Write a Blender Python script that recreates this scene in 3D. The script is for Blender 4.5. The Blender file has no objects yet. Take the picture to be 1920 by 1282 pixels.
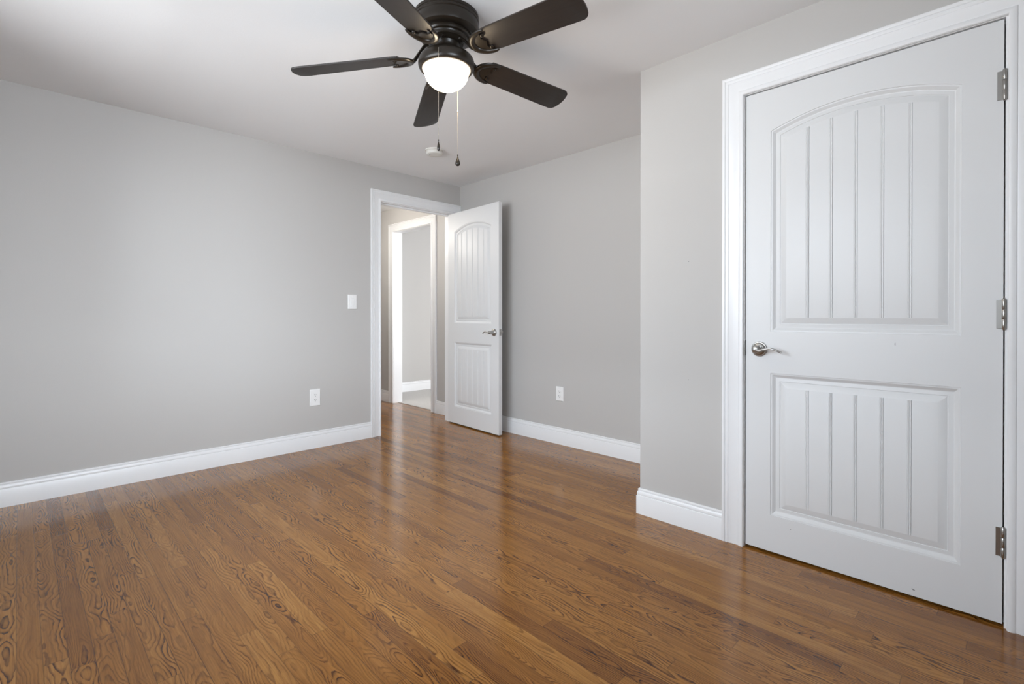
import bpy, bmesh, math, random
from mathutils import Vector, Matrix

random.seed(7)
scene = bpy.context.scene
COL = scene.collection
R = math.radians

# ------------------------------------------------------------------ camera
cam_data = bpy.data.cameras.new('camera')
cam = bpy.data.objects.new('camera', cam_data)
COL.objects.link(cam)
cam.location = (3.9018, -3.1430, 1.0467)
cam.rotation_euler = (R(90 - 0.229), 0, R(45.194))
cam_data.sensor_width = 36.0
cam_data.lens = 36.0 * 931.6 / 1920
cam_data.shift_y = -(641 - 596.1) / 1920
cam_data.clip_start = 0.02
scene.camera = cam

# ------------------------------------------------------------------ world, exposure, daylight
world = bpy.data.worlds.new('sky')
scene.world = world
world.use_nodes = True
bg = world.node_tree.nodes['Background']
bg.inputs['Color'].default_value = (0.72, 0.84, 1.0, 1)
bg.inputs['Strength'].default_value = 1.0

vs = scene.view_settings
vs.view_transform = 'Standard'
vs.look = 'None'
vs.exposure = 0.07
vs.gamma = 1.0
vs.use_curve_mapping = False
scene.cycles.use_denoising = True
scene.cycles.max_bounces = 14
scene.cycles.diffuse_bounces = 10
scene.cycles.sample_clamp_indirect = 6.0


def area(name, loc, rot, sx, sy, power, color):
    d = bpy.data.lights.new(name, 'AREA')
    d.shape = 'RECTANGLE'
    d.size = sx
    d.size_y = sy
    d.energy = power
    d.color = color
    o = bpy.data.objects.new(name, d)
    o.location = loc
    o.rotation_euler = rot
    COL.objects.link(o)
    return o


DAY = (0.82, 0.905, 1.0)
CEIL_FILL = (0.97, 0.985, 1.0)
# daylight outside the two windows behind the camera: open sky above, panels below added to brighten the ceiling; and outside the window across the hall
area('sky_front', (2.40, -6.60, 2.30), (R(76), 0, 0), 5.4, 2.4, 470, DAY)
area('ceiling_fill_front', (2.20, -7.60, -0.30), (R(108), 0, 0), 5.5, 2.6, 490, CEIL_FILL)
area('sky_right', (8.00, -3.00, 2.00), (R(84), 0, R(90)), 3.0, 2.4, 680, DAY)
area('ceiling_fill_right', (8.30, -2.80, -0.30), (R(108), 0, R(90)), 4.2, 2.6, 90, CEIL_FILL)
area('sky_far_room', (1.33, 1.6, 1.3), (R(90), 0, R(90)), 1.6, 1.5, 104, (0.97, 0.98, 1.0))


def point(name, loc, power, color, radius):
    d = bpy.data.lights.new(name, 'POINT')
    d.energy = power
    d.color = color
    d.shadow_soft_size = radius
    o = bpy.data.objects.new(name, d)
    o.location = loc
    COL.objects.link(o)
    return o


point('hall_fill', (-0.95, -0.85, 2.0), 22, (1.0, 0.95, 0.88), 0.10)  # unseen light added to brighten the hall, no fixture modelled

# ------------------------------------------------------------------ dimensions
H = 2.34            # ceiling height
XR = 4.34           # right wall
YF = -3.65          # front wall (behind the camera)
WT = 0.115          # wall thickness
XJ = 2.5107         # closet corner
YC = -0.8007        # closet wall face

# ------------------------------------------------------------------ materials


def new_mat(name):
    m = bpy.data.materials.new(name)
    m.use_nodes = True
    nt = m.node_tree
    return m, nt, nt.nodes['Principled BSDF']


def paint(name, color, rough, bump=0.0, bscale=300.0, spec=0.5, var=0.0):
    m, nt, b = new_mat(name)
    b.inputs['Base Color'].default_value = (*color, 1)
    b.inputs['Roughness'].default_value = rough
    b.inputs['Specular IOR Level'].default_value = spec
    tc = nt.nodes.new('ShaderNodeTexCoord')
    if bump > 0:
        n = nt.nodes.new('ShaderNodeTexNoise')
        n.inputs['Scale'].default_value = bscale
        n.inputs['Detail'].default_value = 3
        nt.links.new(tc.outputs['Object'], n.inputs['Vector'])
        bp = nt.nodes.new('ShaderNodeBump')
        bp.inputs['Strength'].default_value = bump
        bp.inputs['Distance'].default_value = 0.002
        nt.links.new(n.outputs['Fac'], bp.inputs['Height'])
        nt.links.new(bp.outputs['Normal'], b.inputs['Normal'])
    if var > 0:
        n2 = nt.nodes.new('ShaderNodeTexNoise')
        n2.inputs['Scale'].default_value = 1.3
        nt.links.new(tc.outputs['Object'], n2.inputs['Vector'])
        mx = nt.nodes.new('ShaderNodeMapRange')
        mx.inputs['To Min'].default_value = rough - var
        mx.inputs['To Max'].default_value = rough + var
        nt.links.new(n2.outputs['Fac'], mx.inputs['Value'])
        nt.links.new(mx.outputs['Result'], b.inputs['Roughness'])
    return m


M_WALL = paint('grey_wall_paint', (0.50, 0.487, 0.470), 0.75, 0.12, 260, 0.3)
M_CEIL = paint('ceiling_paint', (0.81, 0.82, 0.83), 0.9, 0.18, 140, 0.2)
M_TRIM = paint('white_trim_paint', (0.80, 0.805, 0.81), 0.30, 0.03, 60, 0.5)
M_DOOR = paint('white_door_paint', (0.69, 0.695, 0.695), 0.40, 0.05, 420, 0.42, 0.04)
M_PLASTIC = paint('white_plastic', (0.82, 0.82, 0.81), 0.3)
M_DETECTOR = paint('detector_plastic', (0.66, 0.65, 0.61), 0.45)
M_DARKSLOT = paint('dark_slot', (0.03, 0.03, 0.03), 0.6)
M_SCUFF = paint('scuff_grey', (0.22, 0.22, 0.22), 0.7)


def metal(name, color, rough):
    m, nt, b = new_mat(name)
    b.inputs['Base Color'].default_value = (*color, 1)
    b.inputs['Metallic'].default_value = 1.0
    tc = nt.nodes.new('ShaderNodeTexCoord')
    n = nt.nodes.new('ShaderNodeTexNoise')
    n.inputs['Scale'].default_value = 180
    nt.links.new(tc.outputs['Object'], n.inputs['Vector'])
    mr = nt.nodes.new('ShaderNodeMapRange')
    mr.inputs['To Min'].default_value = rough * 0.95
    mr.inputs['To Max'].default_value = rough * 1.08
    nt.links.new(n.outputs['Fac'], mr.inputs['Value'])
    nt.links.new(mr.outputs['Result'], b.inputs['Roughness'])
    return m


M_NICKEL = metal('brushed_nickel', (0.40, 0.39, 0.37), 0.30)
M_CHAIN = metal('chain_metal', (0.42, 0.38, 0.33), 0.3)
M_BRONZE = paint('dark_bronze', (0.015, 0.0112, 0.0078), 0.30, 0.0, 1, 0.35, 0.04)


def blade_mat():
    m, nt, b = new_mat('espresso_blade')
    tc = nt.nodes.new('ShaderNodeTexCoord')
    mp = nt.nodes.new('ShaderNodeMapping')
    mp.inputs['Scale'].default_value = (6, 90, 20)
    n = nt.nodes.new('ShaderNodeTexNoise')
    n.inputs['Scale'].default_value = 1
    n.inputs['Detail'].default_value = 4
    nt.links.new(tc.outputs['Object'], mp.inputs['Vector'])
    nt.links.new(mp.outputs['Vector'], n.inputs['Vector'])
    cr = nt.nodes.new('ShaderNodeValToRGB')
    cr.color_ramp.elements[0].color = (0.010, 0.008, 0.007, 1)
    cr.color_ramp.elements[1].color = (0.026, 0.019, 0.015, 1)
    nt.links.new(n.outputs['Fac'], cr.inputs['Fac'])
    nt.links.new(cr.outputs['Color'], b.inputs['Base Color'])
    b.inputs['Roughness'].default_value = 0.48
    b.inputs['Specular IOR Level'].default_value = 0.5
    return m


M_BLADE = blade_mat()


def glow_mat():
    m, nt, b = new_mat('lit_frosted_glass')
    b.inputs['Base Color'].default_value = (0.95, 0.92, 0.86, 1)
    b.inputs['Roughness'].default_value = 0.25
    b.inputs['Emission Color'].default_value = (1.0, 0.80, 0.54, 1)
    # dimmer emission under the rim, put in to imitate the fitter's lamplit ring
    tc = nt.nodes.new('ShaderNodeTexCoord')
    sp = nt.nodes.new('ShaderNodeSeparateXYZ')
    nt.links.new(tc.outputs['Object'], sp.inputs[0])
    mr = nt.nodes.new('ShaderNodeMapRange')
    mr.inputs['From Min'].default_value = -0.2385
    mr.inputs['From Max'].default_value = -0.2570
    mr.inputs['To Min'].default_value = 0.55
    mr.inputs['To Max'].default_value = 34.0
    mr.interpolation_type = 'SMOOTHSTEP'
    nt.links.new(sp.outputs[2], mr.inputs['Value'])
    nt.links.new(mr.outputs['Result'], b.inputs['Emission Strength'])
    return m


M_GLOW = glow_mat()


def carpet_mat():
    m, nt, b = new_mat('grey_carpet')
    tc = nt.nodes.new('ShaderNodeTexCoord')
    n = nt.nodes.new('ShaderNodeTexNoise')
    n.inputs['Scale'].default_value = 160
    n.inputs['Detail'].default_value = 5
    nt.links.new(tc.outputs['Object'], n.inputs['Vector'])
    cr = nt.nodes.new('ShaderNodeValToRGB')
    cr.color_ramp.elements[0].color = (0.46, 0.45, 0.43, 1)
    cr.color_ramp.elements[1].color = (0.72, 0.70, 0.68, 1)
    nt.links.new(n.outputs['Fac'], cr.inputs['Fac'])
    nt.links.new(cr.outputs['Color'], b.inputs['Base Color'])
    b.inputs['Roughness'].default_value = 0.95
    bp = nt.nodes.new('ShaderNodeBump')
    bp.inputs['Strength'].default_value = 0.6
    bp.inputs['Distance'].default_value = 0.006
    nt.links.new(n.outputs['Fac'], bp.inputs['Height'])
    nt.links.new(bp.outputs['Normal'], b.inputs['Normal'])
    return m


M_CARPET = carpet_mat()


def pane_mat():
    m, nt, b = new_mat('window_glass')
    out = nt.nodes['Material Output']
    tr = nt.nodes.new('ShaderNodeBsdfTransparent')
    gl = nt.nodes.new('ShaderNodeBsdfGlossy')
    gl.inputs['Roughness'].default_value = 0.02
    fr = nt.nodes.new('ShaderNodeFresnel')
    fr.inputs['IOR'].default_value = 1.3
    mx = nt.nodes.new('ShaderNodeMixShader')
    nt.links.new(fr.outputs['Fac'], mx.inputs['Fac'])
    nt.links.new(tr.outputs[0], mx.inputs[1])
    nt.links.new(gl.outputs[0], mx.inputs[2])
    nt.links.new(mx.outputs[0], out.inputs['Surface'])
    return m


M_PANE = pane_mat()


def oak_mat():
    """Stained oak strip floor: boards along X, 57 mm wide, random lengths, cathedral grain."""
    m, nt, b = new_mat('stained_oak_floor')
    L = nt.links

    def mth(op, a, c=None, clamp=False, third=None):
        n = nt.nodes.new('ShaderNodeMath')
        n.operation = op
        n.use_clamp = clamp
        for i, v in enumerate((a, c, third)):
            if v is None:
                continue
            if isinstance(v, (int, float)):
                n.inputs[i].default_value = v
            else:
                L.new(v, n.inputs[i])
        return n.outputs[0]

    def comb(x, y, z):
        n = nt.nodes.new('ShaderNodeCombineXYZ')
        for i, v in enumerate((x, y, z)):
            if isinstance(v, (int, float)):
                n.inputs[i].default_value = v
            else:
                L.new(v, n.inputs[i])
        return n.outputs[0]

    def noise(vec, detail=2.0, rough=0.5):
        n = nt.nodes.new('ShaderNodeTexNoise')
        n.inputs['Scale'].default_value = 1.0
        n.inputs['Detail'].default_value = detail
        n.inputs['Roughness'].default_value = rough
        L.new(vec, n.inputs['Vector'])
        return n.outputs['Fac']

    def ramp(f, stops, interp='LINEAR'):
        n = nt.nodes.new('ShaderNodeValToRGB')
        n.color_ramp.interpolation = interp
        e = n.color_ramp.elements
        while len(e) < len(stops):
            e.new(0.5)
        for el, (p, c) in zip(e, stops):
            el.position = p
            el.color = (*c, 1)
        L.new(f, n.inputs['Fac'])
        return n.outputs['Color']

    def mix(f, a, c, mode='MIX'):
        n = nt.nodes.new('ShaderNodeMix')
        n.data_type = 'RGBA'
        n.blend_type = mode
        if isinstance(f, (int, float)):
            n.inputs[0].default_value = f
        else:
            L.new(f, n.inputs[0])
        for i, v in ((6, a), (7, c)):
            if isinstance(v, tuple):
                n.inputs[i].default_value = (*v, 1)
            else:
                L.new(v, n.inputs[i])
        return n.outputs[2]

    tc = nt.nodes.new('ShaderNodeTexCoord')
    sp = nt.nodes.new('ShaderNodeSeparateXYZ')
    L.new(tc.outputs['Object'], sp.inputs[0])
    X, Y = sp.outputs[0], sp.outputs[1]
    PW = 0.0572
    yr = mth('DIVIDE', mth('ADD', Y, 2.636 + 80 * PW), PW)
    row = mth('FLOOR', yr)
    v = mth('MULTIPLY', mth('SUBTRACT', mth('FRACT', yr), 0.5), PW)
    wn = nt.nodes.new('ShaderNodeTexWhiteNoise')
    wn.noise_dimensions = '1D'
    L.new(row, wn.inputs['W'])
    BL = 0.95
    Wc = mth('ADD', mth('DIVIDE', X, BL), mth('MULTIPLY', wn.outputs['Value'], 173.0))
    vo = nt.nodes.new('ShaderNodeTexVoronoi')
    vo.voronoi_dimensions = '1D'
    vo.inputs['Scale'].default_value = 1
    vo.inputs['Randomness'].default_value = 0.92
    L.new(Wc, vo.inputs['W'])
    ve = nt.nodes.new('ShaderNodeTexVoronoi')
    ve.voronoi_dimensions = '1D'
    ve.feature = 'DISTANCE_TO_EDGE'
    ve.inputs['Scale'].default_value = 1
    ve.inputs['Randomness'].default_value = 0.92
    L.new(Wc, ve.inputs['W'])
    wn2 = nt.nodes.new('ShaderNodeTexWhiteNoise')
    wn2.noise_dimensions = '4D'
    L.new(vo.outputs['Color'], wn2.inputs['Vector'])
    L.new(row, wn2.inputs['W'])
    s3 = nt.nodes.new('ShaderNodeSeparateColor')
    L.new(wn2.outputs['Color'], s3.inputs[0])
    r1, r2, r3 = s3.outputs[0], s3.outputs[1], s3.outputs[2]
    r4 = wn2.outputs['Value']

    xo = mth('ADD', X, mth('MULTIPLY', r1, 57.0))
    zo = mth('MULTIPLY', r3, 31.0)
    # slow warps of the growth rings
    n1 = mth('SUBTRACT', noise(comb(mth('MULTIPLY', xo, 2.6), mth('MULTIPLY', v, 5.0), zo), 2.0), 0.5)
    n2 = mth('SUBTRACT', noise(comb(mth('MULTIPLY', xo, 4.2), mth('MULTIPLY', v, 9.0), mth('ADD', zo, 9.3)), 1.0, 0.4), 0.5)
    n3 = mth('SUBTRACT', noise(comb(mth('MULTIPLY', xo, 11.0), mth('MULTIPLY', v, 34.0), mth('ADD', zo, 3.1)), 2.0, 0.5), 0.5)
    n4 = mth('SUBTRACT', noise(comb(mth('MULTIPLY', xo, 32.0), mth('MULTIPLY', v, 110.0), mth('ADD', zo, 7.7)), 1.0, 0.5), 0.5)
    off = mth('MULTIPLY', mth('SUBTRACT', r2, 0.5), 0.075)
    vp = mth('MULTIPLY', mth('ADD', mth('SUBTRACT', v, off), mth('MULTIPLY', n1, 0.036)), 1.25)
    d = mth('ADD', mth('MULTIPLY', r3, 0.012), 0.004)
    rho = mth('SQRT', mth('ADD', mth('MULTIPLY', vp, vp), mth('MULTIPLY', d, d)))
    taper = mth('MULTIPLY', mth('SUBTRACT', r4, 0.5), 0.10)
    rho = mth('ADD', rho, mth('MULTIPLY', xo, taper))
    rho = mth('ADD', rho, mth('MULTIPLY', n2, 0.125))
    rho = mth('ADD', rho, mth('MULTIPLY', n3, 0.0170))
    rho = mth('ADD', rho, mth('MULTIPLY', n4, 0.0042))
    ring = mth('ADD', mth('MULTIPLY', r1, 0.0065), 0.0080)
    g = mth('FRACT', mth('DIVIDE', mth('ADD', rho, 40.0), ring))
    line = ramp(g, [(0.0, (0.70, 0.70, 0.70)), (0.08, (0.06, 0.06, 0.06)), (0.50, (0.05, 0.05, 0.05)),
                    (0.74, (0.50, 0.50, 0.50)), (0.90, (1.0, 1.0, 1.0))])
    # how strongly a board shows its figure
    patch = noise(comb(mth('MULTIPLY', xo, 2.0), mth('MULTIPLY', v, 12.0), mth('ADD', zo, 77.0)), 1.0)
    bold = mth('FRACT', mth('MULTIPLY', mth('ADD', r1, r3), 7.31))
    con = mth('MULTIPLY', mth('ADD', mth('MULTIPLY', bold, 0.80), 0.35),
              mth('ADD', mth('MULTIPLY', patch, 4.6), -1.40), True)
    con = mth('ADD', mth('MULTIPLY', con, 0.90), 0.10)
    brk = noise(comb(mth('MULTIPLY', xo, 7.0), mth('MULTIPLY', v, 65.0), mth('ADD', zo, 41.0)), 2.0, 0.6)
    brk = mth('ADD', mth('MULTIPLY', mth('SUBTRACT', brk, 0.36), 4.0, True), 0.28, True)
    fac = mth('MULTIPLY', mth('MULTIPLY', line, con), brk, True)
    streak = noise(comb(mth('MULTIPLY', xo, 2.4), mth('MULTIPLY', v, 260.0), mth('ADD', zo, 88.0)), 3.0, 0.6)
    # pores: short dark dashes along the board
    pores = noise(comb(mth('MULTIPLY', xo, 26.0), mth('MULTIPLY', v, 900.0), zo), 2.0, 0.6)
    pr = mth('MULTIPLY', mth('SUBTRACT', pores, 0.42), 2.4, True)
    broad = noise(comb(mth('MULTIPLY', xo, 5.0), mth('MULTIPLY', v, 60.0), mth('ADD', zo, 5.0)), 3.0)

    base = ramp(r4, [(0.0, (0.200, 0.077, 0.014)), (0.09, (0.250, 0.102, 0.018)), (0.22, (0.292, 0.124, 0.023)),
                     (0.80, (0.325, 0.144, 0.028)), (1.0, (0.375, 0.176, 0.039))])
    base = mix(mth('MULTIPLY', mth('SUBTRACT', broad, 0.34), 1.9, True), base, mix(1.0, base, (0.68, 0.60, 0.50), 'MULTIPLY'))
    base = mix(mth('MULTIPLY', mth('SUBTRACT', streak, 0.38), 2.2, True), mix(1.0, base, (1.14, 1.16, 1.20), 'MULTIPLY'), mix(1.0, base, (0.78, 0.72, 0.66), 'MULTIPLY'))
    dark = mix(1.0, base, (0.18, 0.105, 0.06), 'MULTIPLY')
    light = mix(mth('MULTIPLY', con, mth('MULTIPLY', brk, 0.9), True), base, mix(1.0, base, (1.26, 1.27, 1.30), 'MULTIPLY'))
    c = mix(fac, light, dark)
    c = mix(mth('MULTIPLY', pr, 0.50), c, mix(1.0, c, (0.52, 0.46, 0.42), 'MULTIPLY'))
    # seams between boards
    sd = mth('SUBTRACT', PW / 2, mth('ABSOLUTE', v))
    seam = mth('SUBTRACT', 1.0, mth('DIVIDE', sd, 0.0017), True)
    je = mth('MULTIPLY', ve.outputs['Distance'], BL)
    joint = mth('SUBTRACT', 1.0, mth('DIVIDE', je, 0.0014), True)
    gap = mth('MAXIMUM', mth('MULTIPLY', seam, mth('ADD', mth('MULTIPLY', wn.outputs['Value'], 0.7), 0.3)), mth('MULTIPLY', joint, 0.8))
    c = mix(mth('MULTIPLY', gap, 0.80), c, (0.022, 0.010, 0.005))
    L.new(c, b.inputs['Base Color'])
    rg = mth('ADD', mth('MULTIPLY', noise(comb(mth('MULTIPLY', X, 1.7), mth('MULTIPLY', Y, 1.7), 0.0), 3.0), 0.08), 0.09)
    rg = mth('ADD', rg, mth('MULTIPLY', pr, 0.05))
    L.new(rg, b.inputs['Roughness'])
    b.inputs['Specular IOR Level'].default_value = 0.40
    hgt = mth('SUBTRACT', mth('MULTIPLY', noise(comb(mth('MULTIPLY', X, 9.0), mth('MULTIPLY', yr, 1.0), row), 2.0), 0.35),
              mth('ADD', mth('MULTIPLY', gap, 1.0), mth('MULTIPLY', pr, 0.10)))
    bp = nt.nodes.new('ShaderNodeBump')
    bp.inputs['Strength'].default_value = 0.16
    bp.inputs['Distance'].default_value = 0.0016
    L.new(hgt, bp.inputs['Height'])
    L.new(bp.outputs['Normal'], b.inputs['Normal'])
    return m


M_OAK = oak_mat()

# ------------------------------------------------------------------ mesh helpers


def link(name, bm, mat, parent=None, smooth=None, matrix=None, flip=True):
    if flip:
        bmesh.ops.recalc_face_normals(bm, faces=bm.faces[:])
    me = bpy.data.meshes.new(name)
    bm.to_mesh(me)
    bm.free()
    me.materials.append(mat)
    if smooth is not None:
        for p in me.polygons:
            p.use_smooth = True
        me.set_sharp_from_angle(angle=R(smooth))
    o = bpy.data.objects.new(name, me)
    COL.objects.link(o)
    if parent is not None:
        o.parent = parent
    if matrix is not None:
        o.matrix_basis = matrix
    return o


def empty(name, loc=(0, 0, 0), rot=(0, 0, 0)):
    o = bpy.data.objects.new(name, None)
    o.empty_display_size = 0.1
    COL.objects.link(o)
    o.location = loc
    o.rotation_euler = rot
    return o


def tag(o, label=None, cat=None, kind=None, group=None):
    if label:
        o['label'] = label
    if cat:
        o['category'] = cat
    if kind:
        o['kind'] = kind
    if group:
        o['group'] = group
    return o


def box(bm, x0, x1, y0, y1, z0, z1, bevel=0.0, seg=2):
    vs_ = [bm.verts.new((x, y, z)) for x in (x0, x1) for y in (y0, y1) for z in (z0, z1)]
    idx = [(0, 1, 3, 2), (4, 6, 7, 5), (0, 4, 5, 1), (2, 3, 7, 6), (0, 2, 6, 4), (1, 5, 7, 3)]
    fs = [bm.faces.new([vs_[i] for i in f]) for f in idx]
    if bevel > 0:
        es = set()
        for f in fs:
            es.update(f.edges)
        bmesh.ops.bevel(bm, geom=list(es), offset=bevel, segments=seg, profile=0.6, affect='EDGES')


def lathe(bm, prof, seg=48, M=None):
    """prof: [(r, z)...] turned round Z."""
    M = M or Matrix.Identity(4)
    rings = []
    for r, z in prof:
        if r < 1e-6:
            rings.append([bm.verts.new(M @ Vector((0, 0, z)))])
        else:
            rings.append([bm.verts.new(M @ Vector((r * math.cos(2 * math.pi * k / seg), r * math.sin(2 * math.pi * k / seg), z)))
                          for k in range(seg)])
    for a, c in zip(rings, rings[1:]):
        for k in range(seg):
            k2 = (k + 1) % seg
            if len(a) == 1 and len(c) == 1:
                continue
            if len(a) == 1:
                bm.faces.new((a[0], c[k], c[k2]))
            elif len(c) == 1:
                bm.faces.new((a[k], a[k2], c[0]))
            else:
                bm.faces.new((a[k], a[k2], c[k2], c[k]))
    return rings


def tube(bm, pts, rad, seg=10, flat=(1.0, 1.0), up=Vector((0, 0, 1))):
    """Swept round or elliptical bar; rad may be a list."""
    pts = [Vector(p) for p in pts]
    n = len(pts)
    rad = rad if isinstance(rad, (list, tuple)) else [rad] * n
    rings = []
    for i, p in enumerate(pts):
        t = (pts[min(i + 1, n - 1)] - pts[max(i - 1, 0)]).normalized()
        s = t.cross(up)
        if s.length < 1e-4:
            s = t.cross(Vector((1, 0, 0)))
        s.normalize()
        w = s.cross(t).normalized()
        rings.append([bm.verts.new(p + (s * math.cos(a) * flat[0] + w * math.sin(a) * flat[1]) * rad[i])
                      for a in [2 * math.pi * k / seg for k in range(seg)]])
    for a, c in zip(rings, rings[1:]):
        for k in range(seg):
            k2 = (k + 1) % seg
            bm.faces.new((a[k], a[k2], c[k2], c[k]))
    bm.faces.new(rings[0])
    bm.faces.new(list(reversed(rings[-1])))


def smooth_path(pts, n=6):
    """Catmull-Rom through pts."""
    pts = [Vector(p) for p in pts]
    P = [pts[0] * 2 - pts[1]] + pts + [pts[-1] * 2 - pts[-2]]
    out = []
    for i in range(1, len(P) - 2):
        for k in range(n):
            t = k / n
            a, b_, c, d_ = P[i - 1], P[i], P[i + 1], P[i + 2]
            out.append(0.5 * ((2 * b_) + (c - a) * t + (2 * a - 5 * b_ + 4 * c - d_) * t * t + (3 * b_ - a - 3 * c + d_) * t ** 3))
    out.append(pts[-1])
    return out


def sweep_plan(bm, prof, path, side):
    """Sweep prof [(offset from wall, z)] along a plan polyline with mitres. side=+1: offset to the left of travel."""
    path = [Vector(p) for p in path]
    rows = []
    for i, p in enumerate(path):
        ns = []
        for a, c in ((i - 1, i), (i, i + 1)):
            if a >= 0 and c < len(path):
                t = (path[c] - path[a]).normalized()
                ns.append(Vector((-t.y, t.x)) * side)
        if len(ns) == 2:
            m = ns[0] + ns[1]
            m = m / (m.dot(ns[0]))
        else:
            m = ns[0]
        rows.append([bm.verts.new((p.x + m.x * o, p.y + m.y * o, z)) for o, z in prof])
    k = len(prof)
    for a, c in zip(rows, rows[1:]):
        for j in range(k):
            j2 = (j + 1) % k
            bm.faces.new((a[j], a[j2], c[j2], c[j]))
    bm.faces.new(rows[0])
    bm.faces.new(list(reversed(rows[-1])))


# ------------------------------------------------------------------ setting: floor, ceiling, walls
HALL_Y = 0.06       # hall wall face on the far side of the doorway
HALL_Y0 = -1.05
FAR_X = -2.00
SL = 0.10           # slab thickness

bm = bmesh.new()
box(bm, -3.4, XR + 0.2, YF - 0.2, HALL_Y + 0.055, -SL, 0)
tag(link('floor', bm, M_OAK), 'glossy brown stained oak strip floor running through the doorway', 'floor', 'structure')

bm = bmesh.new()
box(bm, FAR_X - 0.2, 1.5, HALL_Y + 0.055, 3.0, -SL, 0.004)
tag(link('floor_carpet', bm, M_CARPET), 'grey carpet in the bright room across the hall', 'carpet', 'structure')

bm = bmesh.new()
box(bm, -3.4, XR + 0.2, YF - 0.2, 3.0, H, H + SL)
tag(link('ceiling', bm, M_CEIL), 'plain white painted ceiling around the fan', 'ceiling', 'structure')


def wall(name, boxes, label, mat=M_WALL, bev=0.0):
    bm = bmesh.new()
    for b_ in boxes:
        box(bm, *b_, bevel=bev)
    return tag(link(name, bm, mat), label, 'wall', 'structure')


# doorway in the left wall: y from DL to DR
DL, DR, DT = -0.887, -0.100, 2.046
JT = 0.018
wall('wall_left', [(-WT, 0, YF - 0.1, DL - JT, 0, H), (-WT, 0, DR + JT, HALL_Y, 0, H), (-WT, 0, DL - JT, DR + JT, DT + JT, H)],
     'long light grey wall on the left with the light switch')
wall('wall_back', [(0, XR, 0, WT, 0, H)], 'light grey back wall behind the open white door')
# closet front wall with its door opening, and the short return behind the corner
CX0, CX1, CT = 3.0455, 3.8845, 2.0460
wall('wall_right', [(XJ, CX0 - JT, YC, YC + WT, 0, H), (CX1 + JT, XR, YC, YC + WT, 0, H), (CX0 - JT, CX1 + JT, YC, YC + WT, CT + JT, H),
                    (XJ, XJ + WT, YC + WT, 0, 0, H)], 'light grey wall around the closed white door')
# window openings behind the camera
FX0, FX1, WZ0, WZ1 = 0.90, 3.35, 0.80, 2.10
RY0, RY1 = -3.45, -1.95
wall('wall_front', [(-WT, FX0, YF - WT, YF, 0, H), (FX1, XR + WT, YF - WT, YF, 0, H), (FX0, FX1, YF - WT, YF, 0, WZ0), (FX0, FX1, YF - WT, YF, WZ1, H)],
     'light grey wall behind the camera with a window')
wall('wall_side', [(XR, XR + WT, YF, RY0, 0, H), (XR, XR + WT, RY1, WT, 0, H), (XR, XR + WT, RY0, RY1, 0, WZ0), (XR, XR + WT, RY0, RY1, WZ1, H)],
     'light grey side wall beside the closet with a window')
# hall: wall across the doorway with a second doorway, end wall and near wall
HX0, HX1, HT = -1.338, -0.573, 2.050
wall('wall_hall', [(-3.2, HX0 - JT, HALL_Y, HALL_Y + WT, 0, H), (HX1 + JT, 0, HALL_Y, HALL_Y + WT, 0, H), (HX0 - JT, HX1 + JT, HALL_Y, HALL_Y + WT, HT + JT, H)],
     'grey hall wall seen through the open doorway')
wall('wall_hall_end', [(-3.3, -3.2, HALL_Y0 - WT, HALL_Y + WT, 0, H)], 'grey end wall of the hall')
wall('wall_hall_near', [(-3.3, -WT, HALL_Y0 - WT, HALL_Y0, 0, H)], 'grey near side wall of the hall')
# the bright room across the hall
wall('wall_far_room', [(FAR_X - WT, FAR_X, HALL_Y + WT, 3.0, 0, H)], 'pale wall of the bright room across the hall')
wall('wall_far_room_back', [(FAR_X, 1.3, 2.9, 3.0, 0, H)], 'end wall of the room across the hall')
FWY0, FWY1 = 0.8, 2.4
wall('wall_far_room_side', [(1.2, 1.3, WT, FWY0, 0, H), (1.2, 1.3, FWY1, 2.9, 0, H), (1.2, 1.3, FWY0, FWY1, 0, 0.55), (1.2, 1.3, FWY0, FWY1, 2.05, H)],
     'window wall of the room across the hall')


def window(name, cx, cy, w, z0, z1, rotz, label):
    """Double-hung sash window; local x across, y out of the room."""
    root = tag(empty(name, (cx, cy, z0), (0, 0, rotz)), label, 'window', 'structure')
    h = z1 - z0
    bm = bmesh.new()
    f = 0.045
    box(bm, -w / 2, -w / 2 + f, 0.0, 0.09, 0, h)
    box(bm, w / 2 - f, w / 2, 0.0, 0.09, 0, h)
    box(bm, -w / 2 + f, w / 2 - f, 0.0, 0.09, h - f, h)
    box(bm, -w / 2 + f, w / 2 - f, 0.0, 0.09, 0, f)
    box(bm, -w / 2 + f, w / 2 - f, 0.03, 0.06, h / 2 - 0.02, h / 2 + 0.02)
    box(bm, -0.03, 0.03, 0.02, 0.08, f, h - f)
    link('window_frame', bm, M_TRIM, root)
    bm = bmesh.new()
    box(bm, -w / 2 + f, -0.03, 0.042, 0.046, f, h - f)
    box(bm, 0.03, w / 2 - f, 0.042, 0.046, f, h - f)
    link('pane', bm, M_PANE, root)
    return root


window('window_1', (FX0 + FX1) / 2, YF - 0.01, FX1 - FX0, WZ0, WZ1, R(180), 'white framed double window in the wall behind the camera')
window('window_2', XR + 0.01, (RY0 + RY1) / 2, RY1 - RY0, WZ0, WZ1, R(-90), 'white framed double window in the side wall')
window('window_3', 1.21, (FWY0 + FWY1) / 2, FWY1 - FWY0, 0.55, 2.05, R(-90), 'white framed window of the room across the hall')

# ------------------------------------------------------------------ trim: baseboards and casings
BASE = [(0, 0), (0.0150, 0), (0.0150, 0.0955), (0.0142, 0.0975), (0.0108, 0.0985), (0.0112, 0.1010), (0.0128, 0.1045), (0.0126, 0.1100),
        (0.0108, 0.1170), (0.0088, 0.1205), (0.0062, 0.1215), (0.0062, 0.1230), (0.0082, 0.1245), (0.0088, 0.1275), (0.0080, 0.1310),
        (0.0050, 0.1335), (0.0, 0.1340)]


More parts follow.
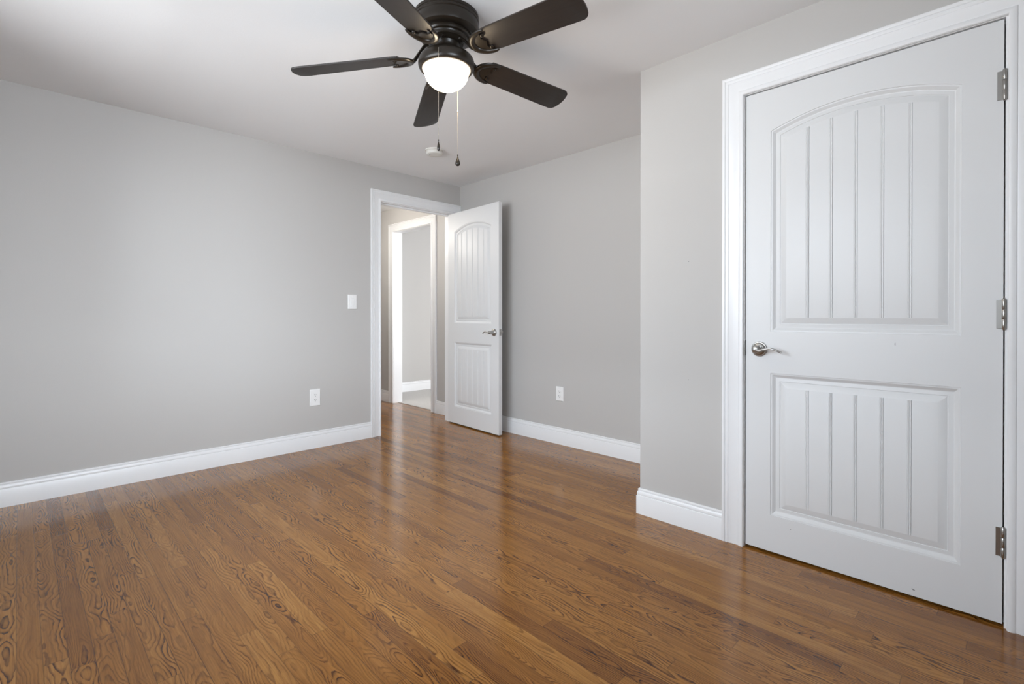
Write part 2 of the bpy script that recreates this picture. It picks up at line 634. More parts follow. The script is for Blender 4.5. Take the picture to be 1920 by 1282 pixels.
def baseboard(name, path, side, label):
    bm = bmesh.new()
    sweep_plan(bm, BASE, path, side)
    return tag(link(name, bm, M_TRIM, smooth=25), label, 'baseboard', 'structure')


CW = 0.095
baseboard('baseboard_left', [(0, YF), (0, DL - 0.005 - CW)], -1, 'white baseboard along the long left wall')
baseboard('baseboard_back', [(0.019, 0), (XJ, 0)], -1, 'white baseboard along the back wall behind the open door')
baseboard('baseboard_right', [(XJ, 0), (XJ, YC), (CX0 - 0.003 - CW, YC)], -1, 'white baseboard wrapping the wall corner beside the closed door')
baseboard('baseboard_side', [(CX1 + 0.003 + CW, YC), (XR, YC), (XR, YF), (0, YF)], -1, 'white baseboard behind the camera')
baseboard('baseboard_hall', [(-WT, HALL_Y), (HX1 + 0.004 + CW, HALL_Y)], 1, 'short white baseboard in the hall right of the inner doorway')
baseboard('baseboard_hall_left', [(HX0 - 0.004 - CW, HALL_Y), (-3.2, HALL_Y), (-3.2, HALL_Y0), (-WT, HALL_Y0)], 1, 'white baseboard in the hall left of the inner doorway')
baseboard('baseboard_far_room', [(FAR_X, HALL_Y + WT), (FAR_X, 2.9)], -1, 'white baseboard in the bright room across the hall')

CASING = [(0.0, 0.0), (0.0, 0.0115), (0.003, 0.0150), (0.009, 0.0165), (0.016, 0.0155), (0.0205, 0.0130), (0.0225, 0.0098), (0.0260, 0.0108),
          (0.040, 0.0112), (0.050, 0.0118), (0.0575, 0.0136), (0.0635, 0.0150), (0.0650, 0.0122), (0.0672, 0.0150), (0.072, 0.0166), (0.0775, 0.0162),
          (0.0793, 0.0128), (0.0815, 0.0165), (0.086, 0.0185), (0.091, 0.0185), (0.0938, 0.0170), (0.095, 0.0140), (0.095, 0.0)]


def casing(bm, a0, a1, zt, place):
    """Mitred three-sided casing. a0<a1 inner edges, place(along, z, out) -> point."""
    k = len(CASING)
    rows = [[bm.verts.new(place(a0 - o, 0.0, t)) for o, t in CASING],
            [bm.verts.new(place(a0 - o, zt + o, t)) for o, t in CASING],
            [bm.verts.new(place(a1 + o, zt + o, t)) for o, t in CASING],
            [bm.verts.new(place(a1 + o, 0.0, t)) for o, t in CASING]]
    for a, c in zip(rows, rows[1:]):
        for j in range(k):
            j2 = (j + 1) % k
            bm.faces.new((a[j], a[j2], c[j2], c[j]))
    bm.faces.new(rows[0])
    bm.faces.new(list(reversed(rows[-1])))


def jamb(bm, a0, a1, zt, d0, d1, place3):
    """Lining boards of an opening, a0..a1 clear, d0..d1 through the wall. place3(a, d, z)."""
    def pbox(aa, ab, za, zb):
        b2 = bmesh.new()
        box(b2, aa, ab, d0, d1, za, zb)
        mp = {v_: bm.verts.new(place3(v_.co.x, v_.co.y, v_.co.z)) for v_ in b2.verts}
        for f in b2.faces:
            bm.faces.new([mp[v_] for v_ in f.verts])
        b2.free()
    pbox(a0 - JT, a0, 0, zt + JT)
    pbox(a1, a1 + JT, 0, zt + JT)
    pbox(a0, a1, zt, zt + JT)


def stop(bm, a0, a1, zt, d0, d1, place3, t=0.011):
    def pbox(aa, ab, za, zb):
        b2 = bmesh.new()
        box(b2, aa, ab, d0, d1, za, zb)
        mp = {v_: bm.verts.new(place3(v_.co.x, v_.co.y, v_.co.z)) for v_ in b2.verts}
        for f in b2.faces:
            bm.faces.new([mp[v_] for v_ in f.verts])
        b2.free()
    pbox(a0, a0 + t, 0, zt)
    pbox(a1 - t, a1, 0, zt)
    pbox(a0 + t, a1 - t, zt - t, zt)


# trim_1: doorway of the left wall (a = y)
bm = bmesh.new()
casing(bm, DL - 0.005, DR + 0.005, DT + 0.005, lambda a, z, o: (o, a, z))
t1 = tag(link('trim_1', bm, M_TRIM, smooth=25), 'white casing around the open doorway in the left wall', 'door casing', 'structure')
bm = bmesh.new()
jamb(bm, DL, DR, DT, -WT, 0.0, lambda a, d, z: (d, a, z))
link('jamb', bm, M_TRIM, t1)
bm = bmesh.new()
stop(bm, DL, DR, DT, -0.075, -0.040, lambda a, d, z: (d, a, z))
link('door_stop', bm, M_TRIM, t1)
bm = bmesh.new()
casing(bm, DL - 0.005, DR + 0.005, DT + 0.005, lambda a, z, o: (-WT - o, a, z))
link('hall_side_casing', bm, M_TRIM, t1, smooth=25)

# trim_2: closet doorway (a = x)
bm = bmesh.new()
casing(bm, CX0 - 0.003, CX1 + 0.0065, CT + 0.0012, lambda a, z, o: (a, YC - o, z))
t2 = tag(link('trim_2', bm, M_TRIM, smooth=25), 'white moulded casing around the closed door on the right', 'door casing', 'structure')
bm = bmesh.new()
jamb(bm, CX0, CX1, CT, YC, YC + WT, lambda a, d, z: (a, d, z))
link('jamb', bm, M_TRIM, t2)
bm = bmesh.new()
stop(bm, CX0, CX1, CT, YC + 0.044, YC + 0.075, lambda a, d, z: (a, d, z))
link('door_stop', bm, M_TRIM, t2)
bm = bmesh.new()
box(bm, CX0 - 0.0035, CX0 + 0.0012, YC - 0.0050, YC + 0.030, 0.868, 0.938, 0.0005, 1)
sp_ = link('strike_plate', bm, M_NICKEL, t2)
sp_['label'] = 'nickel strike plate'

# trim_3: doorway across the hall (a = x)
bm = bmesh.new()
casing(bm, HX0 - 0.004, HX1 + 0.004, HT + 0.004, lambda a, z, o: (a, HALL_Y - o, z))
t3 = tag(link('trim_3', bm, M_TRIM, smooth=25), 'white casing of the inner doorway across the hall', 'door casing', 'structure')
bm = bmesh.new()
jamb(bm, HX0, HX1, HT, HALL_Y, HALL_Y + WT, lambda a, d, z: (a, d, z))
link('jamb', bm, M_TRIM, t3)

# ------------------------------------------------------------------ doors
PANEL = [(0.0, 0.0), (0.0012, 0.0028), (0.0065, 0.0032), (0.0080, 0.0042), (0.0170, 0.0120), (0.0200, 0.0128), (0.0340, 0.0112),
         (0.0350, 0.0138), (0.0368, 0.0138), (0.0600, 0.0032), (0.0625, 0.0028)]
BEAD = [(-0.0068, 0.0), (-0.0060, 0.0008), (-0.0046, -0.0020), (-0.0018, -0.0016), (0.0, 0.0010), (0.0018, -0.0016), (0.0046, -0.0020),
        (0.0058, 0.0016), (0.0068, 0.0)]


def panel_loops(x0, x1, z0, zs, rise, nb=5, pitch=0.0845):
    """Loops of a moulded plank panel, outermost first, and the raised field; each vertex (x, z, depth)."""
    c = (x0 + x1) / 2
    w = (x1 - x0) / 2
    oi = PANEL[-1][0]
    # columns across the raised field
    cols = []
    beads = [c + (k - (nb - 1) / 2) * pitch for k in range(nb)]
    edges = [x0 + oi] + beads + [x1 - oi]
    for i, b_ in enumerate(edges[:-1]):
        a = edges[i] + (BEAD[-1][0] if i else 0.0)
        e = edges[i + 1] - (BEAD[-1][0] if i < nb else 0.0)
        n = 4
        for k in range(n + 1 if i == nb else n + 1):
            cols.append((a + (e - a) * k / n, 0.0))
        if i < nb:
            for u, dd in BEAD[1:-1]:
                cols.append((edges[i + 1] + u, dd))
    if rise > 0:
        Rr = (w * w + rise * rise) / (2 * rise)
        zc = zs + rise - Rr

    def ztop(x, o):
        if rise > 0:
            return zc + math.sqrt(max((Rr - o) ** 2 - (x - c) ** 2, 0))
        return zs - o
    wi = w - oi
    loops = []
    for o, dep in PANEL:
        k = (w - o) / wi
        top = [(c + (x - c) * k, ztop(c + (x - c) * k, o), dep) for x, _ in cols]
        bot = [(c + (x - c) * k, z0 + o, dep) for x, _ in cols]
        loops.append((bot, top))
    field = [(x, z0 + oi, ztop(x, oi), PANEL[-1][1] + dd) for x, dd in cols]
    return loops, field


def door_slab(W, Hd, T, panels):
    """Slab: x 0..W, z 0..Hd, front face at y=0 (looking to -y), back at y=T, moulded both sides."""
    bm = bmesh.new()

    def face(yf, sgn):
        # yf: face plane, sgn: +1 depth goes to +y
        P = lambda x, z, d_: bm.verts.new((x, yf + sgn * d_, z))
        r = [P(0, 0, 0), P(W, 0, 0), P(W, Hd, 0), P(0, Hd, 0)]
        edges = [bm.edges.new((r[i], r[(i + 1) % 4])) for i in range(4)]
        for pan in panels:
            loops, field = panel_loops(*pan)
            prev = None
            for bot, top in loops:
                ring = [P(*q) for q in bot] + [P(*q) for q in reversed(top)]
                if prev is None:
                    edges += [bm.edges.new((ring[i], ring[(i + 1) % len(ring)])) for i in range(len(ring))]
                else:
                    n = len(ring)
                    for i in range(n):
                        j = (i + 1) % n
                        bm.faces.new((prev[i], prev[j], ring[j], ring[i]))
                prev = ring
            n = len(field)
            lo = prev[:n]
            hi = list(reversed(prev[n:]))
            base = PANEL[-1][1]
            # raised field with the bead grooves; end walls close the grooves
            fl = [lo[i] if abs(field[i][3] - base) < 1e-7 else P(field[i][0], field[i][1], field[i][3]) for i in range(n)]
            fh = [hi[i] if abs(field[i][3] - base) < 1e-7 else P(field[i][0], field[i][2], field[i][3]) for i in range(n)]
            for i in range(n - 1):
                bm.faces.new((fl[i], fl[i + 1], fh[i + 1], fh[i]))
            for arr, brr in ((lo, fl), (hi, fh)):
                for i in range(n - 1):
                    q = [arr[i], arr[i + 1], brr[i + 1], brr[i]]
                    u = []
                    for v_ in q:
                        if v_ not in u:
                            u.append(v_)
                    if len(u) > 2:
                        bm.faces.new(u)
        bmesh.ops.triangle_fill(bm, use_beauty=True, use_dissolve=False, edges=edges)
        return r
    a = face(0.0, 1)
    c = face(T, -1)
    for i in range(4):
        j = (i + 1) % 4
        bm.faces.new((a[i], a[j], c[j], c[i]))
    return bm


M_GAP_SHADE = paint('door_gap_shade', (0.10, 0.070, 0.045), 0.8)  # dark bottom edge puts the shade of the door gap into the colour


def shade_bottom(o):
    o.data.materials.append(M_GAP_SHADE)
    for p in o.data.polygons:
        if p.normal.z < -0.9 and abs(p.center.z) < 0.002:
            p.material_index = 1
    return o


def lever_set(parent, x, z, yf, sgn, direction, tint=None):
    """Lever handle on face yf pointing out by -sgn*y; lever runs in +x*direction."""
    root = empty('lever_handle', (x, yf, z))
    root.parent = parent
    M = Matrix.Rotation(R(90), 4, 'X') if sgn > 0 else Matrix.Rotation(R(-90), 4, 'X')
    bm = bmesh.new()
    lathe(bm, [(0.0, 0.0), (0.0330, 0.0), (0.0335, 0.003), (0.0325, 0.006), (0.0295, 0.0075), (0.0285, 0.0075), (0.0275, 0.0095), (0.0235, 0.0120),
               (0.0185, 0.0135), (0.0175, 0.0150), (0.0150, 0.0165), (0.0, 0.0165)], 48, M)
    link('rose', bm, M_NICKEL, root, smooth=35)
    bm = bmesh.new()
    lathe(bm, [(0.0140, 0.016), (0.0125, 0.026), (0.0125, 0.036), (0.0142, 0.045), (0.0148, 0.052), (0.0142, 0.0555), (0.0125, 0.057), (0.0, 0.0575)], 32, M)
    y = -0.049 * sgn
    dx = direction
    pts = smooth_path([(0, y, -0.001), (0.018 * dx, y, -0.003), (0.040 * dx, y * 1.02, 0.003), (0.062 * dx, y * 1.03, 0.0055),
                       (0.084 * dx, y, 0.0000), (0.098 * dx, y * 0.94, -0.0075), (0.104 * dx, y * 0.92, -0.010)], 6)
    n = len(pts)
    rad = [0.0092 - 0.0042 * min(1, i / n * 2.4) + 0.0012 * max(0, (i / n - 0.6)) for i in range(n)]
    rad[-1] = 0.004
    tube(bm, pts, rad, 14, flat=(1.25, 0.85))
    link('lever', bm, M_NICKEL, root, smooth=40)
    root['label'] = 'brushed nickel lever handle'
    return root


def hinge(parent, x, y, z, leaf_dir, n=3, length=0.10):
    """Butt hinge knuckle on a vertical pin at (x, y), centre z; leaf runs to leaf_dir*x along the door."""
    root = empty('hinge', (x, y, z))
    root.parent = parent
    root['label'] = 'brushed nickel hinge'
    bm = bmesh.new()
    seg = length / n
    for k in range(n):
        z0 = -length / 2 + k * seg + 0.0002
        z1 = z0 + seg - 0.0004
        lathe(bm, [(0.0, z0), (0.0059, z0), (0.0062, z0 + 0.0004), (0.0062, z1 - 0.0004), (0.0059, z1), (0.0, z1)], 20)
    lathe(bm, [(0.0, -length / 2 - 0.004), (0.0035, -length / 2 - 0.003), (0.005, -length / 2), (0.0, -length / 2 + 0.001)], 16)
    lathe(bm, [(0.0, length / 2 + 0.004), (0.0035, length / 2 + 0.003), (0.005, length / 2), (0.0, length / 2 - 0.001)], 16)
    link('knuckle', bm, M_NICKEL, root, smooth=40)
    bm = bmesh.new()
    x0, x1 = sorted((0.0, leaf_dir * 0.0185))
    box(bm, x0, x1, 0.0035, 0.0070, -length / 2 + 0.002, length / 2 - 0.002, 0.0005, 1)
    link('leaf', bm, M_NICKEL, root)
    return root


def std_panels(W):
    return [(0.1045, W - 0.1045, 0.967, 1.847, 0.0615), (0.1045, W - 0.1045, 0.160, 0.785, 0.0)]


# door_1: the closed closet door. Local x runs from the latch side (left) to the hinge side.
d1 = tag(empty('door_1', (3.0485, YC + 0.004, 0.0110)), 'closed white plank panel door with arched top panel on the right', 'door', 'structure')
W1 = 0.8320
shade_bottom(link('door_slab', door_slab(W1, 2.030, 0.035, std_panels(W1)), M_DOOR, d1, smooth=18))
lever_set(d1, 0.0585, 0.889, 0.0, 1, 1)
for zc in (1.809, 1.042, 0.276):
    hinge(d1, W1 + 0.0020, -0.0075, zc, -1)
bm = bmesh.new()
for (px, pz, w_, h_, an) in ((0.5420, 0.930, 0.003, 0.014, 0.05), (0.5980, 0.024, 0.012, 0.005, -0.5), (0.1860, 0.122, 0.004, 0.004, 0.0)):
    ca, sa = math.cos(an), math.sin(an)
    ring = [bm.verts.new((px + ca * u - sa * v_, -0.0003, pz + sa * u + ca * v_)) for u, v_ in
            ((-w_ / 2, 0), (-w_ / 5, -h_ / 2), (w_ / 4, -h_ / 2.4), (w_ / 2, h_ / 8), (w_ / 6, h_ / 2))]
    f = bm.faces.new(ring)
    ext = bmesh.ops.extrude_face_region(bm, geom=[f])
    for e in ext['geom']:
        if isinstance(e, bmesh.types.BMVert):
            e.co.y += 0.0004
link('scuff_mark', bm, M_SCUFF, d1)

# door_2: the open door. Local x runs from the hinge edge; its pin stands at the right jamb.
W2 = 0.780
d2 = tag(empty('door_2', (-0.014, -0.138, 0.0115), (0, 0, R(-3.6))), 'open white plank panel door standing against the back wall', 'door', 'structure')
shade_bottom(link('door_slab', door_slab(W2, 2.030, 0.035, std_panels(W2)), M_DOOR, d2, smooth=18))
lever_set(d2, W2 - 0.065, 0.892, 0.0, 1, -1)
lever_set(d2, W2 - 0.065, 0.892, 0.035, -1, -1)
bm = bmesh.new()
box(bm, W2 - 0.0006, W2 + 0.0010, 0.0055, 0.0295, 0.864, 0.921, 0.0004, 1)
lt = link('latch_plate', bm, M_NICKEL, d2)
lt['label'] = 'nickel latch plate'
bm = bmesh.new()
box(bm, W2, W2 + 0.010, 0.0115, 0.0235, 0.884, 0.901, 0.002, 2)
link('latch_bolt', bm, M_NICKEL, d2, smooth=40)
for zc in (1.809, 1.042, 0.276):
    hg = hinge(d2, 0.010, 0.0405, zc, 1)
    hg.scale = (1, -1, 1)

# ------------------------------------------------------------------ wall plates


def plate(bm, w, h, t, ch=0.004):
    """Wall plate in local x (width), z (height), sticking out to -y."""
    a = [(-w / 2, -h / 2), (w / 2, -h / 2), (w / 2, h / 2), (-w / 2, h / 2)]
    lv = []
    for k, (ins, y) in enumerate(((0, 0), (0, -t * 0.45), (ch * 0.45, -t * 0.85), (ch, -t))):
        lv.append([bm.verts.new((x - math.copysign(ins, x), y, z - math.copysign(ins, z))) for x, z in a])
    for p, q in zip(lv, lv[1:]):
        for i in range(4):
            j = (i + 1) % 4
            bm.faces.new((p[i], p[j], q[j], q[i]))
    bm.faces.new(lv[0])
    bm.faces.new(lv[-1])


MX = Matrix.Rotation(R(90), 4, 'X')


def screw(parent, x, y, z, r=0.0032, mat=M_PLASTIC):
    bm = bmesh.new()
    lathe(bm, [(0, 0), (r, 0), (r * 0.8, 0.0010), (0, 0.0013)], 16, Matrix.Translation((x, y, z)) @ MX)
    return link('screw', bm, mat, parent, smooth=40)


def light_switch(loc, rotz):
    root = tag(empty('light_switch', loc, (0, 0, rotz)), 'white rocker light switch on the left wall beside the open doorway', 'light switch')
    bm = bmesh.new()
    plate(bm, 0.078, 0.121, 0.0065)
    link('wall_plate', bm, M_PLASTIC, root, smooth=20)
    bm = bmesh.new()
    box(bm, -0.0165, 0.0165, -0.0078, -0.0060, -0.0335, 0.0335, 0.0006, 1)
    link('switch_frame', bm, M_PLASTIC, root)
    bm = bmesh.new()
    # tilted rocker paddle
    vv = [(-0.0145, -0.0076, -0.031), (0.0145, -0.0076, -0.031), (0.0145, -0.0076, 0.031), (-0.0145, -0.0076, 0.031)]
    vt = [(-0.014, -0.0122, -0.0305), (0.014, -0.0122, -0.0305), (0.014, -0.0084, 0.0305), (-0.014, -0.0084, 0.0305)]
    a = [bm.verts.new(q) for q in vv]
    c = [bm.verts.new(q) for q in vt]
    bm.faces.new(a)
    bm.faces.new(c)
    for i in range(4):
        j = (i + 1) % 4
        bm.faces.new((a[i], a[j], c[j], c[i]))
    link('rocker', bm, M_PLASTIC, root)
    for z in (-0.0485, 0.0485):
        screw(root, 0, -0.0064, z)
    return root


def wall_outlet(loc, rotz, label, w, h):
    root = tag(empty('wall_outlet', loc, (0, 0, rotz)), label, 'wall outlet', group='duplex wall outlets')
    bm = bmesh.new()
    plate(bm, w, h, 0.0065)
    link('wall_plate', bm, M_PLASTIC, root, smooth=20)
    for zc in (-0.0195, 0.0195):
        bm = bmesh.new()
        ring0, ring1 = [], []
        for k in range(28):
            a = 2 * math.pi * k / 28
            x = 0.0172 * math.cos(a)
            z = max(-0.0142, min(0.0142, 0.0172 * math.sin(a)))
            ring0.append(bm.verts.new((x, -0.0060, zc + z)))
            ring1.append(bm.verts.new((x * 0.97, -0.0084, zc + z * 0.97)))
        for k in range(28):
            j = (k + 1) % 28
            bm.faces.new((ring0[k], ring0[j], ring1[j], ring1[k]))
        bm.faces.new(ring1)
        bm.faces.new(ring0)
        rec = link('receptacle', bm, M_PLASTIC, root)
        bm = bmesh.new()
        box(bm, -0.0076, -0.0052, -0.0087, -0.0080, zc - 0.0005, zc + 0.0085)
        box(bm, 0.0052, 0.0076, -0.0087, -0.0080, zc + 0.0005, zc + 0.0075)
        lathe(bm, [(0, 0), (0.0027, 0), (0.0027, 0.0007), (0, 0.0007)], 14, Matrix.Translation((0, -0.0080, zc - 0.0070)) @ MX)
        link('socket_slots', bm, M_DARKSLOT, rec)
    screw(root, 0, -0.0064, 0, 0.0030)
    return root


light_switch((0.0, -1.157, 1.165), R(90))
wall_outlet((0.0, -1.474, 0.400), R(90), 'white duplex outlet low on the left wall below the light switch', 0.083, 0.131)
wall_outlet((1.2945, 0.0, 0.410), 0.0, 'white duplex outlet low on the back wall beyond the open door', 0.079, 0.117)

nb_ = bmesh.new()
for zn in (1.315, 0.733):
    lathe(nb_, [(0, 0.0004), (0.0022, 0.0003), (0.0022, -0.0006), (0, -0.0006)], 10, Matrix.Translation((2.778, YC, zn)) @ MX)
link('nail_hole', nb_, M_SCUFF, bpy.data.objects['wall_right'])

# ------------------------------------------------------------------ smoke detector
sd = tag(empty('smoke_detector', (0.722, -0.838, H)), 'round white smoke detector on the ceiling near the far corner', 'smoke detector')
bm = bmesh.new()
lathe(bm, [(0, 0), (0.070, 0), (0.070, -0.006), (0.068, -0.009), (0, -0.009)], 48)
link('base_plate', bm, M_DETECTOR, sd, smooth=35)
bm = bmesh.new()
lathe(bm, [(0, -0.008), (0.064, -0.008), (0.064, -0.013), (0.061, -0.014), (0.061, -0.018), (0.064, -0.019), (0.0635, -0.030), (0.060, -0.036), (0.052, -0.039),
           (0.030, -0.0405), (0, -0.041)], 48)
link('cover', bm, M_DETECTOR, sd, smooth=35)
bm = bmesh.new()
lathe(bm, [(0, 0), (0.0042, 0), (0.0042, -0.0015), (0, -0.002)], 16, Matrix.Translation((-0.012, -0.034, -0.0395)))
ind = link('indicator_light', bm, M_DARKSLOT, sd, smooth=40)
ind['label'] = 'small dark indicator'

# ------------------------------------------------------------------ ceiling fan
FC = Vector((2.1731, -1.8252, H))
fan = tag(empty('ceiling_fan', FC), 'dark bronze five blade ceiling fan with lit glass bowl and pull chains', 'ceiling fan')
bm = bmesh.new()
lathe(bm, [(0, 0), (0.139, 0), (0.1395, -0.004), (0.139, -0.011), (0.1365, -0.013), (0.1365, -0.016), (0.1400, -0.019), (0.1400, -0.025), (0.137, -0.028),
           (0.137, -0.030), (0.139, -0.034), (0.1392, -0.066), (0.137, -0.074), (0.131, -0.0795), (0.122, -0.082), (0.112, -0.0825), (0.110, -0.0800),
           (0.0, -0.080)], 72)
link('motor_housing', bm, M_BRONZE, fan, smooth=30)
bm = bmesh.new()
lathe(bm, [(0, -0.078), (0.104, -0.078), (0.104, -0.088), (0.100, -0.094), (0.091, -0.097), (0.089, -0.101), (0.089, -0.107), (0.086, -0.111), (0.078, -0.114),
           (0.074, -0.118), (0.066, -0.122), (0, -0.122)], 64)
link('rotor_hub', bm, M_BRONZE, fan, smooth=30)
bm = bmesh.new()
pan = [(0.0, -0.1225), (0.058, -0.1225), (0.058, -0.130), (0.053, -0.134), (0.0515, -0.140), (0.0530, -0.1375 - 0.008)]
pan = [(0.0, -0.120), (0.060, -0.120), (0.056, -0.132), (0.0545, -0.1385), (0.058, -0.1460), (0.066, -0.1530), (0.078, -0.1595), (0.093, -0.1660), (0.106, -0.1735),
       (0.1150, -0.1830), (0.1195, -0.1935), (0.1210, -0.2060), (0.1205, -0.2160), (0.1180, -0.2225), (0.1145, -0.2275), (0.1100, -0.2300), (0.1065, -0.2300), (0.1048, -0.2285), (0.1045, -0.2250),
       (0.0, -0.215)]
lathe(bm, pan, 72)
link('light_fitter', bm, M_BRONZE, fan, smooth=40)
bm = bmesh.new()
gp = [(0.1040, -0.222), (0.1040, -0.2290), (0.1020, -0.2335), (0.0975, -0.2375)]
for k in range(0, 13):
    a = k / 12 * math.pi / 2
    gp.append((0.0945 * math.cos(a) ** 0.92 if k < 12 else 0.0, -0.2385 - 0.0755 * math.sin(a)))
lathe(bm, gp, 64)
link('glass_bowl', bm, M_GLOW, fan, smooth=60)

# blades
PH, DROOP, PIT = 9.288, 0.071, 0.241
TILT = (0.041, 0.019)
ZB = 2.1754 - H


def blade_matrix(az):
    t = R(az)
    rd = Vector((math.cos(t), math.sin(t), -DROOP))
    tg = Vector((-math.sin(t) * math.cos(PIT), math.cos(t) * math.cos(PIT), -math.sin(PIT)))
    for v_ in (rd, tg):
        v_.z += TILT[0] * v_.x + TILT[1] * v_.y
    rd.normalize()
    tg = (tg - rd * tg.dot(rd)).normalized()
    up = rd.cross(tg)
    M = Matrix((rd, tg, up)).transposed().to_4x4()
    M.translation = Vector((0, 0, ZB))
    return M


def blade_mesh():
    """Local x outward, y across, z up; underside carries the iron."""
    bm = bmesh.new()
    r0, r1 = 0.198, 0.661
    out = []
    n = 8
    w0, w1 = 0.0600, 0.0690
    cr = 0.030
    # root end, slightly rounded corners
    out += [(r0 + 0.010, -w0 + 0.002), (r0 + 0.003, -w0 + 0.010), (r0, -w0 + 0.024)]
    out += [(r0, w0 - 0.024), (r0 + 0.003, w0 - 0.010), (r0 + 0.010, w0 - 0.002)]
    for k in range(1, 9):
        f = k / 8
        out.append((r0 + 0.010 + (r1 - cr - r0 - 0.010) * f, w0 + (w1 - w0) * f))
    for k in range(1, n + 1):
        a = math.pi / 2 * (1 - k / n)
        out.append((r1 - cr + cr * math.cos(a) - 0.004 * (1 - k / n), w1 - cr + cr * math.sin(a)))
    for k in range(1, 8):
        f = k / 8
        yy = (w1 - cr) * (1 - 2 * f)
        out.append((r1 + 0.006 * (1 - (yy / (w1 - cr)) ** 2), yy))
    for k in range(0, n + 1):
        a = -math.pi / 2 * k / n
        out.append((r1 - cr + cr * math.cos(a) - 0.004 * (k / n), -w1 + cr + cr * math.sin(a)))
    for k in range(7, 0, -1):
        f = k / 8
        out.append((r0 + 0.010 + (r1 - cr - r0 - 0.010) * f, -(w0 + (w1 - w0) * f)))
    t = 0.003
    lo = [bm.verts.new((x, y, -t)) for x, y in out]
    hi = [bm.verts.new((x, y, t)) for x, y in out]
    fb = bm.faces.new(lo)
    ft = bm.faces.new(hi)
    m = len(out)
    for i in range(m):
        j = (i + 1) % m
        bm.faces.new((lo[i], lo[j], hi[j], hi[i]))
    rim = list(fb.edges) + list(ft.edges)
    bmesh.ops.bevel(bm, geom=rim, offset=0.0010, segments=2, profile=0.5, affect='EDGES')
    return bm


def iron_mesh():
    bm = bmesh.new()
    zf = -0.0085
    # crescent across the blade root
    cres = smooth_path([(0.246, -0.057, zf), (0.222, -0.056, zf), (0.190, -0.046, zf - 0.001), (0.164, -0.025, zf - 0.002), (0.156, 0.0, zf - 0.002),
                        (0.164, 0.025, zf - 0.002), (0.190, 0.046, zf - 0.001), (0.222, 0.056, zf), (0.246, 0.057, zf)], 6)
    n = len(cres)
    tube(bm, cres, [0.0040 + 0.0100 * math.sin(math.pi * i / (n - 1)) ** 0.7 for i in range(n)], 12, flat=(1.0, 0.62))
    # thin web between the crescent and the blade root
    web = [(0.222, -0.052), (0.192, -0.042), (0.168, -0.022), (0.160, 0.0), (0.168, 0.022), (0.192, 0.042), (0.222, 0.052), (0.212, 0.022), (0.226, 0.0), (0.212, -0.022)]
    lo = [bm.verts.new((x, y, zf - 0.001)) for x, y in web]
    hi = [bm.verts.new((x, y, zf + 0.0035)) for x, y in web]
    bm.faces.new(lo)
    bm.faces.new(hi)
    for i in range(len(web)):
        j = (i + 1) % len(web)
        bm.faces.new((lo[i], lo[j], hi[j], hi[i]))
    # two eyelets inside the crescent
    for s in (-1, 1):
        lathe(bm, [(0.0, zf - 0.0045), (0.0042, zf - 0.0045), (0.0075, zf - 0.0025), (0.0085, zf + 0.001), (0.0, zf + 0.001)], 20,
              Matrix.Translation((0.226, 0.034 * s, 0)))
    # arm rising to the rotor
    arm = smooth_path([(0.160, 0, zf - 0.002), (0.142, 0, zf + 0.001), (0.122, 0, 0.012), (0.102, 0, 0.032), (0.086, 0, 0.046), (0.070, 0, 0.049)], 6)
    tube(bm, arm, [0.0100 + 0.002 * abs(2 * i / len(arm) - 1) for i in range(len(arm))], 12, flat=(1.5, 0.62))
    return bm


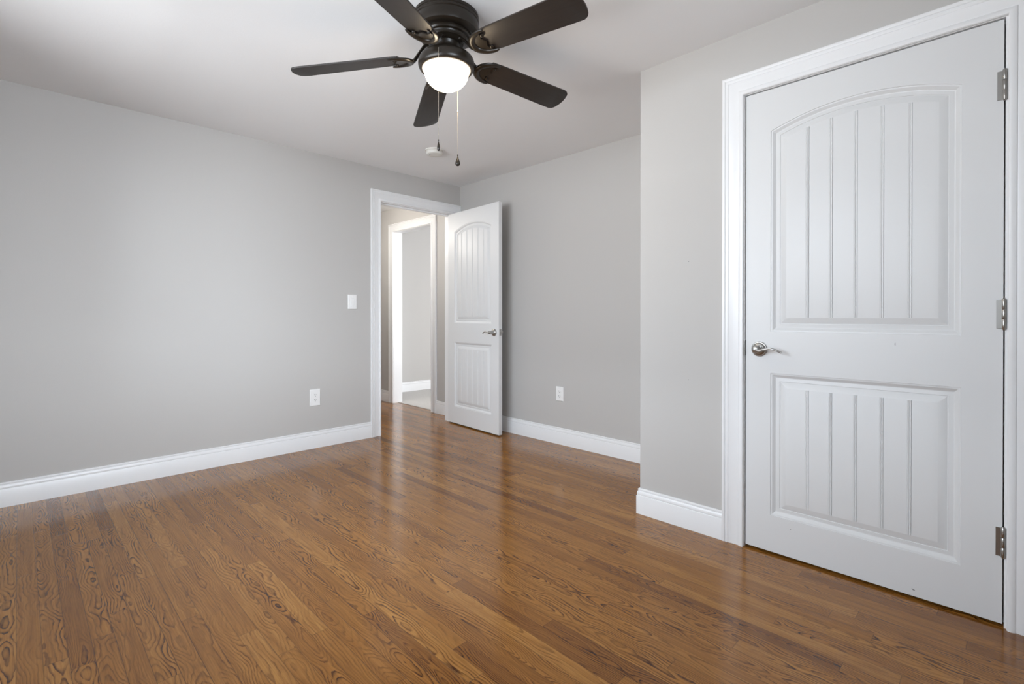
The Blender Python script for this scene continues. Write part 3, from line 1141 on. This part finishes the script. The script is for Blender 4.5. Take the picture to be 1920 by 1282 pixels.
me_blade = me_iron = me_screw = None
for k in range(5):
    M = blade_matrix(PH + 72 * k)
    if k == 0:
        bl = link('blade', blade_mesh(), M_BLADE, fan, smooth=30, matrix=M)
        ir = link('blade_iron', iron_mesh(), M_BRONZE, fan, smooth=40, matrix=M)
        me_blade, me_iron = bl.data, ir.data
        bm = bmesh.new()
        lathe(bm, [(0, 0), (0.0045, 0), (0.0040, -0.0018), (0.0020, -0.0026), (0, -0.0027)], 16)
        tmp = bpy.data.meshes.new('screw')
        bm.to_mesh(tmp)
        bm.free()
        tmp.materials.append(M_BRONZE)
        me_screw = tmp
    else:
        bl2 = bl.copy()
        ir2 = ir.copy()
        for o in (bl2, ir2):
            COL.objects.link(o)
            o.parent = fan
            o.matrix_basis = M
    host = ir if k == 0 else ir2
    for (sx, sy) in ((0.226, -0.034), (0.226, 0.034)):
        so = bpy.data.objects.new('screw', me_screw)
        COL.objects.link(so)
        so.parent = host
        so.location = (sx, sy, -0.0125)


def pull_chain(off, z0, z1, fin, joint=None):
    """Bead chain; off in plan from the fan axis, z from the floor."""
    root = empty('pull_chain', (off[0], off[1], 0))
    root.parent = fan
    bm = bmesh.new()
    n = int((z0 - z1) / 0.0052)
    for i in range(n + 1):
        z = z0 - i * 0.0052 - H
        bmesh.ops.create_icosphere(bm, subdivisions=1, radius=0.00165, matrix=Matrix.Translation((0, 0, z)))
    tube(bm, [(0, 0, z0 - H), (0, 0, z1 - H)], 0.0006, 6, up=Vector((1, 0, 0)))
    link('bead_chain', bm, M_CHAIN, root, smooth=60)
    if joint:
        bm = bmesh.new()
        lathe(bm, [(0, 0.006), (0.0025, 0.005), (0.0028, 0), (0.0025, -0.005), (0, -0.006)], 12, Matrix.Translation((0, 0, joint - H)))
        link('chain_coupling', bm, M_CHAIN, root, smooth=40)
    bm = bmesh.new()
    lathe(bm, fin, 24, Matrix.Translation((0, 0, z1 - H)))
    f = link('finial', bm, M_BRONZE, root, smooth=40)
    root['label'] = 'bead pull chain with dark finial'
    return root


FW = Vector((-0.7095, 0.7047))
RT = Vector((0.7047, 0.7095))
c1 = FW * -0.1255 + RT * -0.0165
c2 = FW * 0.127 + RT * 0.0340
FIN1 = [(0, 0.006), (0.0022, 0.005), (0.0024, 0.001), (0.0012, -0.002), (0.0026, -0.008), (0.0052, -0.020), (0.0062, -0.029), (0.0055, -0.036), (0.0030, -0.040), (0, -0.041)]
FIN2 = [(0, 0.006), (0.0026, 0.005), (0.0028, 0.001), (0.0016, -0.004), (0.0034, -0.011), (0.0075, -0.021), (0.0108, -0.032), (0.0112, -0.038), (0.0090, -0.044), (0.0045, -0.047), (0, -0.0475)]
pull_chain(c1, 2.140, 1.761, FIN1)
pull_chain(c2, 2.150, 1.782, FIN2, joint=1.985)
